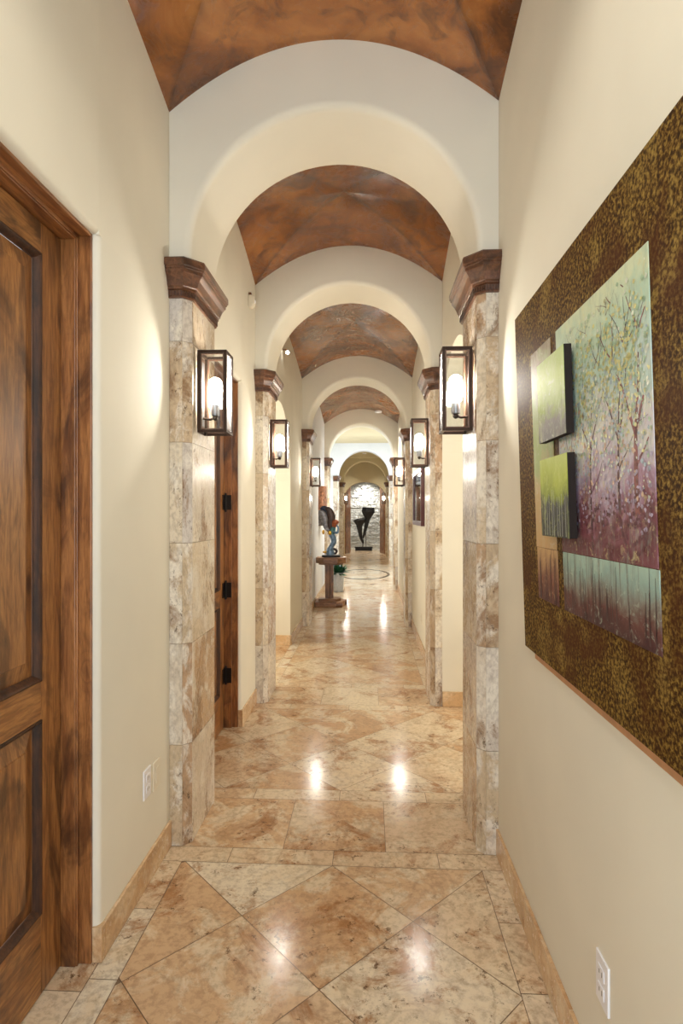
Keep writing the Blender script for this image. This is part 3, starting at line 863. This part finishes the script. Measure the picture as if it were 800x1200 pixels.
for k in range(9):
    y = random.uniform(1.68, 1.85); stroke(mb, [(y, 1.24, .005), (y, 1.24+random.uniform(.09, .15), .003)])
mb.build('painted_reeds', M['thin'], pic)
for (za, zb, mt) in ((1.709, 1.937, P_A), (1.439, 1.660, P_B)):
    c = PB(1.478, 1.708, za, zb, -.030, -.010, 'raised_canvas', [mt, M['canvas_edge']][1:][0], bevel=.001)
    PB(1.4785, 1.7075, za+.0005, zb-.0005, -.031, -.030, 'canvas_front', mt, c, bevel=0)
    MB().box(-.010, 0, .2, .32, (za+zb)/2-1.66, (za+zb)/2-1.54).build('spacer', M['canvas_edge'], c)
    if mt is P_B:
        mb = MB()
        for k in range(9):
            y = 1.50+.022*k+random.uniform(-.006, .006); stroke(mb, [(y, za+.004, .003), (y, za+.1+random.uniform(0, .03), .0015)], -.0316)
        mb.build('painted_stems', M['pale'], c)
PB(.66, 1.978, 1.008, 1.08, .0122, .0155, 'lower_strip', M['strip_tan'])  # thin tan strip behind the board, reaching below its lower edge

# framed picture on the right wall of the third bay
fp = empty('framed_picture', (XR, 6.45, 1.69)); tag(fp, 'dark red framed picture on the right wall, past the second arch', 'picture')
mb = MB(); W, H = .56, .31
for a, b, c, d in ((-W, W, H-.05, H), (-W, W, -H, -H+.05), (-W, -W+.05, -H+.05, H-.05), (W-.05, W, -H+.05, H-.05)): mb.box(-.04, 0, a, b, c, d)
mb.build('frame', M['redframe'], fp, bevel=.004)
MB().box(-.018, -.002, -W+.05, W-.05, -H+.05, H-.05).build('mat', M['mat'], fp)
MB().box(-.021, -.018, -W+.15, W-.15, -H+.12, H-.12).build('print', paint_mat('print_colours', [(0, (90, 84, 80)), (.5, (150, 160, 170)), (1, (206, 212, 220))], .4, (60, 60, 70)), fp)
MB().box(-.026, -.024, -W+.05, W-.05, -H+.05, H-.05).build('glass_pane', M['glass'], fp)

# ------------------------------------------------------------------ plates on the walls
def outlet(x, y, z, sg, label, mat, blank=False, g='wall plates'):
    o = empty('wall_plate' if blank else 'power_outlet', (x, y, z))
    tag(o, label, 'outlet')
    def bx(m, a, b, c, d, e, f): m.box(min(sg*a, sg*b), max(sg*a, sg*b), c, d, e, f); return m
    bx(MB(), 0, .006, -.036, .036, -.059, .059).build('cover_plate', mat, o, bevel=.002)
    if not blank:
        for s in (-1, 1):
            f = bx(MB(), .006, .0085, -.017, .017, s*.022-.014, s*.022+.014).build('receptacle', mat, o, bevel=.002)
            m_ = MB(); bx(m_, .0085, .0088, -.009, -.006, s*.022-.006, s*.022+.006); bx(m_, .0085, .0088, .006, .009, s*.022-.005, s*.022+.005)
            m_.build('slot', M['slot'], f)
    else:
        bx(MB(), .006, .009, -.016, .016, -.033, .033).build('insert', mat, o, bevel=.0015)
    return o
outlet(XR, 1.412, .366, -1, 'white power outlet low on the right wall, near the camera', M['plate'])
outlet(XR, 6.25, .37, -1, 'small outlet low on the right wall under the red framed picture', M['plate_c'])
outlet(XL, 2.275, .41, 1, 'white power outlet low on the left wall, farther from the pillar', M['plate'])
outlet(XL, 2.375, .40, 1, 'cream wall plate right beside the left pillar foot', M['plate_c'], True)

# ------------------------------------------------------------------ small devices high on the left wall
ms = empty('mounted_motion_sensor', (XL, 4.25, 3.10)); tag(ms, 'small white motion sensor high on the left wall under the vault', 'sensor')
m_ = MB(); m_.prism([(0, -.045), (.025, -.045), (.045, -.02), (.045, .03), (.03, .045), (0, .045)], -.03, .03, 'y'); m_.build('housing', M['plate_c'], ms, bevel=.006)
MB().box(0, .02, -.014, .014, .045, .068).build('bracket', M['bronze2'], ms, bevel=.002)
MB().ball((.044, 0, .0), .016, 14, sc=(.5, 1, 1)).build('lens', M['plate'], ms, smooth=True)
sp = empty('wall_spotlight', (XL, 5.95, 3.20)); tag(sp, 'tiny lit spotlight high on the left wall between second and third arch', 'spotlight')
m_ = MB(); m_.tube([(0, 0, .03), (.03, 0, .035), (.05, -.01, .01)], .006, 10); m_.build('bracket', M['bronze2'], sp, smooth=True)
m_ = MB(); m_.tube([(.05, .03, .03), (.052, -.02, 0), (.054, -.045, -.012)], [.010, .017, .020], 20); m_.build('lamp_head', M['plate'], sp, smooth=True)
m_ = MB(); m_.tube([(.054, -.0455, -.0125), (.054, -.049, -.0145)], .014, 20); m_.build('lens', M['lamp'], sp)

# downlights overhead, some only added as fill
def downlight(x, y, z, label, power, spot=True):
    o = empty('downlight', (x, y, z)); tag(o, label, 'ceiling light', 'recessed ceiling lights')
    m_ = MB(); m_.lathe([(.045, -.002), (.062, -.010), (.066, -.004), (.066, .02), (.045, .02)], (0, 0, 0), 32); m_.build('trim_ring', M['plate'], o, smooth=True)
    m_ = MB(); m_.lathe([(.044, .002), (.044, .006)], (0, 0, 0), 32); m_.build('lens', M['lamp'], o)
    l = bpy.data.lights.new('downlight_lamp', 'SPOT'); l.energy = power; l.color = (1, .92, .80); l.spot_size = R(115); l.spot_blend = .7; l.shadow_soft_size = .045
    lo = bpy.data.objects.new('downlight_lamp', l); COL.objects.link(lo); lo.location = (x, y, z-.02)
    return o
downlight(.165, 10.7, 3.42, 'recessed downlight in the brown vault of the fourth bay', 130)
downlight(-.166, 23.85, 3.18, 'bright downlight above the black sculpture in the end room', 170)
downlight(-.166, 22.4, 3.18, 'added fill downlight just inside the end room doors', 60)  # unseen lamp added to brighten the stone wall
downlight(-.166, 1.1, 3.58, 'added fill downlight in the vault above the camera', 24)  # out-of-view lamp added as fill for the nearest bay
downlight(-.166, 18.6, 3.49, 'added fill downlight in the far hall past the foyer', 40)  # extra lamp added as fill between foyer and end doors

# ------------------------------------------------------------------ black sculpture
sc_ = empty('sculpture', (-.24, 23.75, 0)); tag(sc_, 'black twin plume sculpture on a dark stand at the end of the hall', 'sculpture')
m_ = MB(); m_.box(-.37, .37, -.11, .11, .11, .16); m_.box(-.35, -.28, -.09, .09, 0, .11); m_.box(.28, .35, -.09, .09, 0, .11); m_.box(-.35, .35, -.02, .02, 0, .11)
m_.build('plinth', M['blackbr'], sc_, bevel=.006)
def plume(name, path, rad, flat):
    m_ = MB(); n = 26
    pts = []; rr = []
    K = 30
    for i in range(K+1):
        t = i/K*(len(path)-1); a = int(min(t, len(path)-2)); f = t-a; f = f*f*(3-2*f)
        p = Vector(path[a]).lerp(Vector(path[a+1]), f); pts.append(p); rr.append(rad[a]*(1-f)+rad[a+1]*f)
    m_.tube(pts, [q*flat for q in rr], n, flat=1/flat)
    vs = []
    for i, v in enumerate(m_.v):
        k = (i % n); s = 1+.10*math.sin(k*5*2*PI/n)+random.uniform(-.05, .05)
        c = pts[i//n] if i//n < len(pts) else pts[-1]
        vs.append(tuple(c[j]+(v[j]-c[j])*s for j in range(3)))
    m_.v = vs
    return m_.build(name, M['blackbr'], sc_, smooth=60)
plume('plume', [(-.02, 0, .30), (-.10, 0, .50), (-.15, 0, .80), (-.17, 0, 1.05), (-.16, 0, 1.26), (-.18, 0, 1.34)], [.03, .06, .09, .13, .27, .21], .45)
plume('plume', [(-.02, 0, .52), (.03, 0, .70), (.10, 0, 1.0), (.17, 0, 1.30), (.20, 0, 1.62), (.21, 0, 1.80)], [.025, .055, .075, .10, .27, .24], .45)
m_ = MB(); m_.tube([(.09, 0, .16), (.09, 0, .98)], .012, 10); m_.tube([(-.05, 0, .16), (-.04, 0, .42)], .014, 10); m_.tube([(.0, 0, .16), (-.01, 0, .60)], .012, 10)
m_.build('rod', M['iron'], sc_, smooth=True)

# ------------------------------------------------------------------ pedestal table and what stands on it
TX, TY = -.63, 9.42
tb = empty('pedestal_table', (TX, TY, 0)); tag(tb, 'brown wooden pedestal table with octagonal top by the left wall', 'table')
def octo(rx, ry, c=.42): return [(rx, -ry*c), (rx, ry*c), (rx*c, ry), (-rx*c, ry), (-rx, ry*c), (-rx, -ry*c), (-rx*c, -ry), (rx*c, -ry)]
MB().prism(octo(.245, .245, .5), .705, .80, 'z').build('table_top', M['table'], tb, bevel=.008)
MB().prism(octo(.20, .20, .5), .68, .705, 'z').build('apron', M['table_v'], tb, bevel=.004)
m_ = MB(); m_.box(-.10, -.02, -.06, .06, .12, .68); m_.build('post', M['table_v'], tb, bevel=.004)
m_ = MB(); m_.box(-.02, .035, -.02, .09, .12, .68); m_.build('post', M['table_v'], tb, bevel=.004)
MB().prism([(-.25, -.24), (.10, -.24), (.22, -.10), (.24, .12), (.10, .24), (-.25, .24)], 0.0, .085, 'z').build('foot_slab', M['table'], tb, bevel=.008)
MB().prism([(-.20, -.16), (.08, -.16), (.16, -.06), (.16, .10), (.06, .17), (-.20, .17)], .085, .125, 'z').build('foot_slab', M['table'], tb, bevel=.006)
for (x, y, r_, L) in ((.145, -.22, .045, .12), (.20, .05, .048, .12)):
    m_ = MB(); m_.tube([(x-.05, y, r_), (x+L*.45, y, r_)], r_, 20); m_.build('bun_foot', M['table'], tb, smooth=True, bevel=.004)

st = empty('figurine', (TX-.0, TY-.02, .80)); tag(st, 'colourful winged figure statuette on the octagonal table', 'statuette')
MB().prism(octo(.15, .11, .55), 0, .03, 'z').build('plinth', M['blackbr'], st, bevel=.004)
def ctube(pts, rad, mat, name, flat=1, n=14, K=24):
    P = []; rr = []
    for i in range(K+1):
        t = i/K*(len(pts)-1); a = int(min(t, len(pts)-2)); f = t-a
        p0 = Vector(pts[max(a-1, 0)]); p1 = Vector(pts[a]); p2 = Vector(pts[a+1]); p3 = Vector(pts[min(a+2, len(pts)-1)])
        P.append(.5*((2*p1)+(p2-p0)*f+(2*p0-5*p1+4*p2-p3)*f*f+(3*p1-p0-3*p2+p3)*f**3)); rr.append(rad[a]*(1-f)+rad[a+1]*f)
    m_ = MB(); m_.tube(P, rr, n, flat=flat); return m_.build(name, mat, st, smooth=60)
ctube([(-.01, 0, .03), (-.02, 0, .10), (.0, 0, .17), (.04, 0, .24), (.035, 0, .31), (.01, 0, .37), (.02, 0, .43)], [.075, .065, .04, .045, .05, .055, .035], M['bluegrey'], 'gown')
ctube([(.06, -.02, .05), (.09, 0, .09), (.05, .02, .13), (-.02, -.01, .10), (-.08, -.02, .06)], [.025, .03, .022, .02, .008], M['darkbrown'], 'drape', .6)
ctube([(.0, 0, .38), (.02, 0, .44), (.04, 0, .50)], [.06, .055, .035], M['teal'], 'torso')
ctube([(.03, 0, .48), (.06, 0, .55), (.075, 0, .60)], [.03, .055, .03], M['rust'], 'headdress')
m_ = MB(); m_.ball((.07, -.02, .575), .052, 14, sc=(1.1, .9, .8)); m_.jitter(.003); m_.build('head', M['rust'], st, smooth=60)
ctube([(.0, .0, .40), (-.02, 0, .52), (.0, 0, .66), (-.04, 0, .77), (-.10, 0, .80)], [.02, .034, .038, .03, .012], M['darkbrown'], 'wing', 1.9)
ctube([(-.02, .02, .44), (-.06, .02, .54), (-.05, .02, .66), (-.08, .02, .76), (-.13, .02, .80), (-.18, .02, .78)], [.014, .028, .034, .036, .026, .01], M['navy'], 'wing', 1.9)
ctube([(-.03, -.02, .42), (-.09, -.02, .50), (-.10, -.02, .62), (-.14, -.02, .72), (-.19, -.02, .76)], [.01, .022, .026, .026, .012], M['pewter'], 'wing', 1.9)
ctube([(.04, -.04, .42), (.10, -.06, .40), (.12, -.05, .47), (.09, -.04, .53)], [.018, .02, .016, .012], M['bluegrey'], 'arm')
for c_, r_, s_ in (((-.02, -.06, .40), .032, (1, .5, 1.2)), ((-.13, -.02, .41), .02, (1, .6, 2)), ((-.10, -.02, .08), .03, (1.5, .8, .6))):
    m_ = MB(); m_.ball(c_, r_, 14, sc=s_); m_.build('gold_ornament', M['gold'], st, smooth=True)

pp = empty('potted_plant', (-.60, 11.08, 0)); tag(pp, 'leafy plant in a pale cylindrical pot on the floor behind the table', 'plant')
m_ = MB(); m_.lathe([(.085, 0), (.098, .02), (.105, .36), (.10, .37), (.092, .36), (.09, .34)], (0, 0, 0), 32); m_.build('pot', M['pot'], pp, smooth=True)
MB().lathe([(.088, .33), (.088, .345)], (0, 0, 0), 24).build('soil', M['soil'], pp)
lf = MB(); fw = MB()
for k in range(90):
    a = random.uniform(0, 2*PI); el = random.uniform(-.3, 1.3); L = random.uniform(.13, .22)
    base = Vector((math.cos(a)*.03, math.sin(a)*.03, .35)); d = Vector((math.cos(a)*math.cos(el), math.sin(a)*math.cos(el), math.sin(el)))
    tip = base+d*L*1.15+Vector((0, 0, .02)); w = d.cross(Vector((0, 0, 1))).normalized()*.036
    mid = base+d*L*.6+Vector((0, 0, .025)); up = Vector((0, 0, .006))
    lf.add([base, mid-w, tip, mid+w, mid+up], [(0, 1, 4), (1, 2, 4), (2, 3, 4), (3, 0, 4)])
for k in range(9):
    a = random.uniform(0, 2*PI); fw.ball((math.cos(a)*.09, math.sin(a)*.09, .46+random.uniform(-.04, .05)), .018, 8)
lf.build('foliage', M['leaf'], pp); fw.build('blossom', M['flower'], pp, smooth=True)

# relief hanging on the left wall
rl = empty('wall_relief', (XL, 10.35, 1.66)); tag(rl, 'copper and grey sculpted relief hanging on the white left wall', 'wall art')
m_ = MB(); n = 14; vs = []; 
for (zz0, zz1, mt, nm) in ((-.08, .35, 'copper', 'copper_face'), (-.36, -.08, 'pewter', 'grey_drape')):
    m_ = MB(); rows = 14; cols = 12; vs = []
    for i in range(rows+1):
        for j in range(cols+1):
            u = j/cols*2-1; v = i/rows; z = zz0+(zz1-zz0)*v
            hw = .30*(1-.25*abs(z)/.36); x = .02+.10*math.sqrt(max(0, 1-u*u))+.018*math.sin(9*u+14*v)*math.cos(8*v+3*u)
            vs.append((x, u*hw, z))
    nv = len(vs); vs += [(0.0, y, z) for x, y, z in vs]
    C1 = cols+1
    fs = [(i*C1+j, i*C1+j+1, (i+1)*C1+j+1, (i+1)*C1+j) for i in range(rows) for j in range(cols)]
    fs += [tuple(nv+q for q in f[::-1]) for f in fs]
    for i in range(rows): fs += [(i*C1, (i+1)*C1, nv+(i+1)*C1, nv+i*C1), (i*C1+cols, nv+i*C1+cols, nv+(i+1)*C1+cols, (i+1)*C1+cols)]
    for j in range(cols): fs += [(j, nv+j, nv+j+1, j+1), (rows*C1+j, rows*C1+j+1, nv+rows*C1+j+1, nv+rows*C1+j)]
    m_.add(vs, fs); m_.build(nm, M[mt], rl, smooth=60)

# ------------------------------------------------------------------ daylight, fill lamps and camera
def area_l(name, loc, rot, sx, sy, power, col):
    l = bpy.data.lights.new(name, 'AREA'); l.shape = 'RECTANGLE'; l.size = sx; l.size_y = sy; l.energy = power; l.color = col
    o = bpy.data.objects.new(name, l); COL.objects.link(o); o.location = loc; o.rotation_euler = rot; return o
area_l('daylight_entry', (XC, -1.62, 1.9), (R(90), 0, 0), 1.4, 3.2, 27, (.78, .88, 1))
area_l('daylight_foyer_left', (-3.35, 14.3, 1.8), (0, R(-90), 0), 2.9, 4.2, 200, (.84, .92, 1))
area_l('daylight_foyer_right', (3.15, 14.3, 1.8), (0, R(90), 0), 2.9, 4.2, 210, (.84, .92, 1))
area_l('fill_passage', (2.15, 3.8, 1.7), (0, R(90), 0), 2.0, 1.2, 16, (1, .95, .86))  # unseen warm fill lamp added inside the closed side passage
area_l('fill_alcove', (-2.35, 5.75, 1.7), (0, R(-90), 0), 2.0, 1.3, 20, (1, .95, .86))  # added warm fill, hidden in the alcove, which has no window
w = bpy.data.worlds.new('World'); scn.world = w; w.use_nodes = True
w.node_tree.nodes['Background'].inputs[0].default_value = (.85, .92, 1, 1); w.node_tree.nodes['Background'].inputs[1].default_value = .9

cam = bpy.data.cameras.new('Camera'); co = bpy.data.objects.new('Camera', cam); COL.objects.link(co)
co.location = (0, 0, 1.5); co.rotation_euler = (R(90), 0, math.atan(.049))
cam.lens = 36*668/1200; cam.sensor_width = 36; cam.sensor_fit = 'AUTO'; cam.shift_y = 3/1200
cam.clip_start = .02; cam.clip_end = 100
scn.camera = co
vs_ = scn.view_settings
vs_.view_transform = 'Standard'; vs_.look = 'None'; vs_.gamma = 1; vs_.exposure = 1.0; vs_.use_curve_mapping = False
cy = scn.cycles
cy.use_denoising = True; cy.max_bounces = 10; cy.diffuse_bounces = 6; cy.glossy_bounces = 4; cy.transparent_max_bounces = 12
cy.sample_clamp_indirect = 6; cy.caustics_reflective = False; cy.caustics_refractive = False
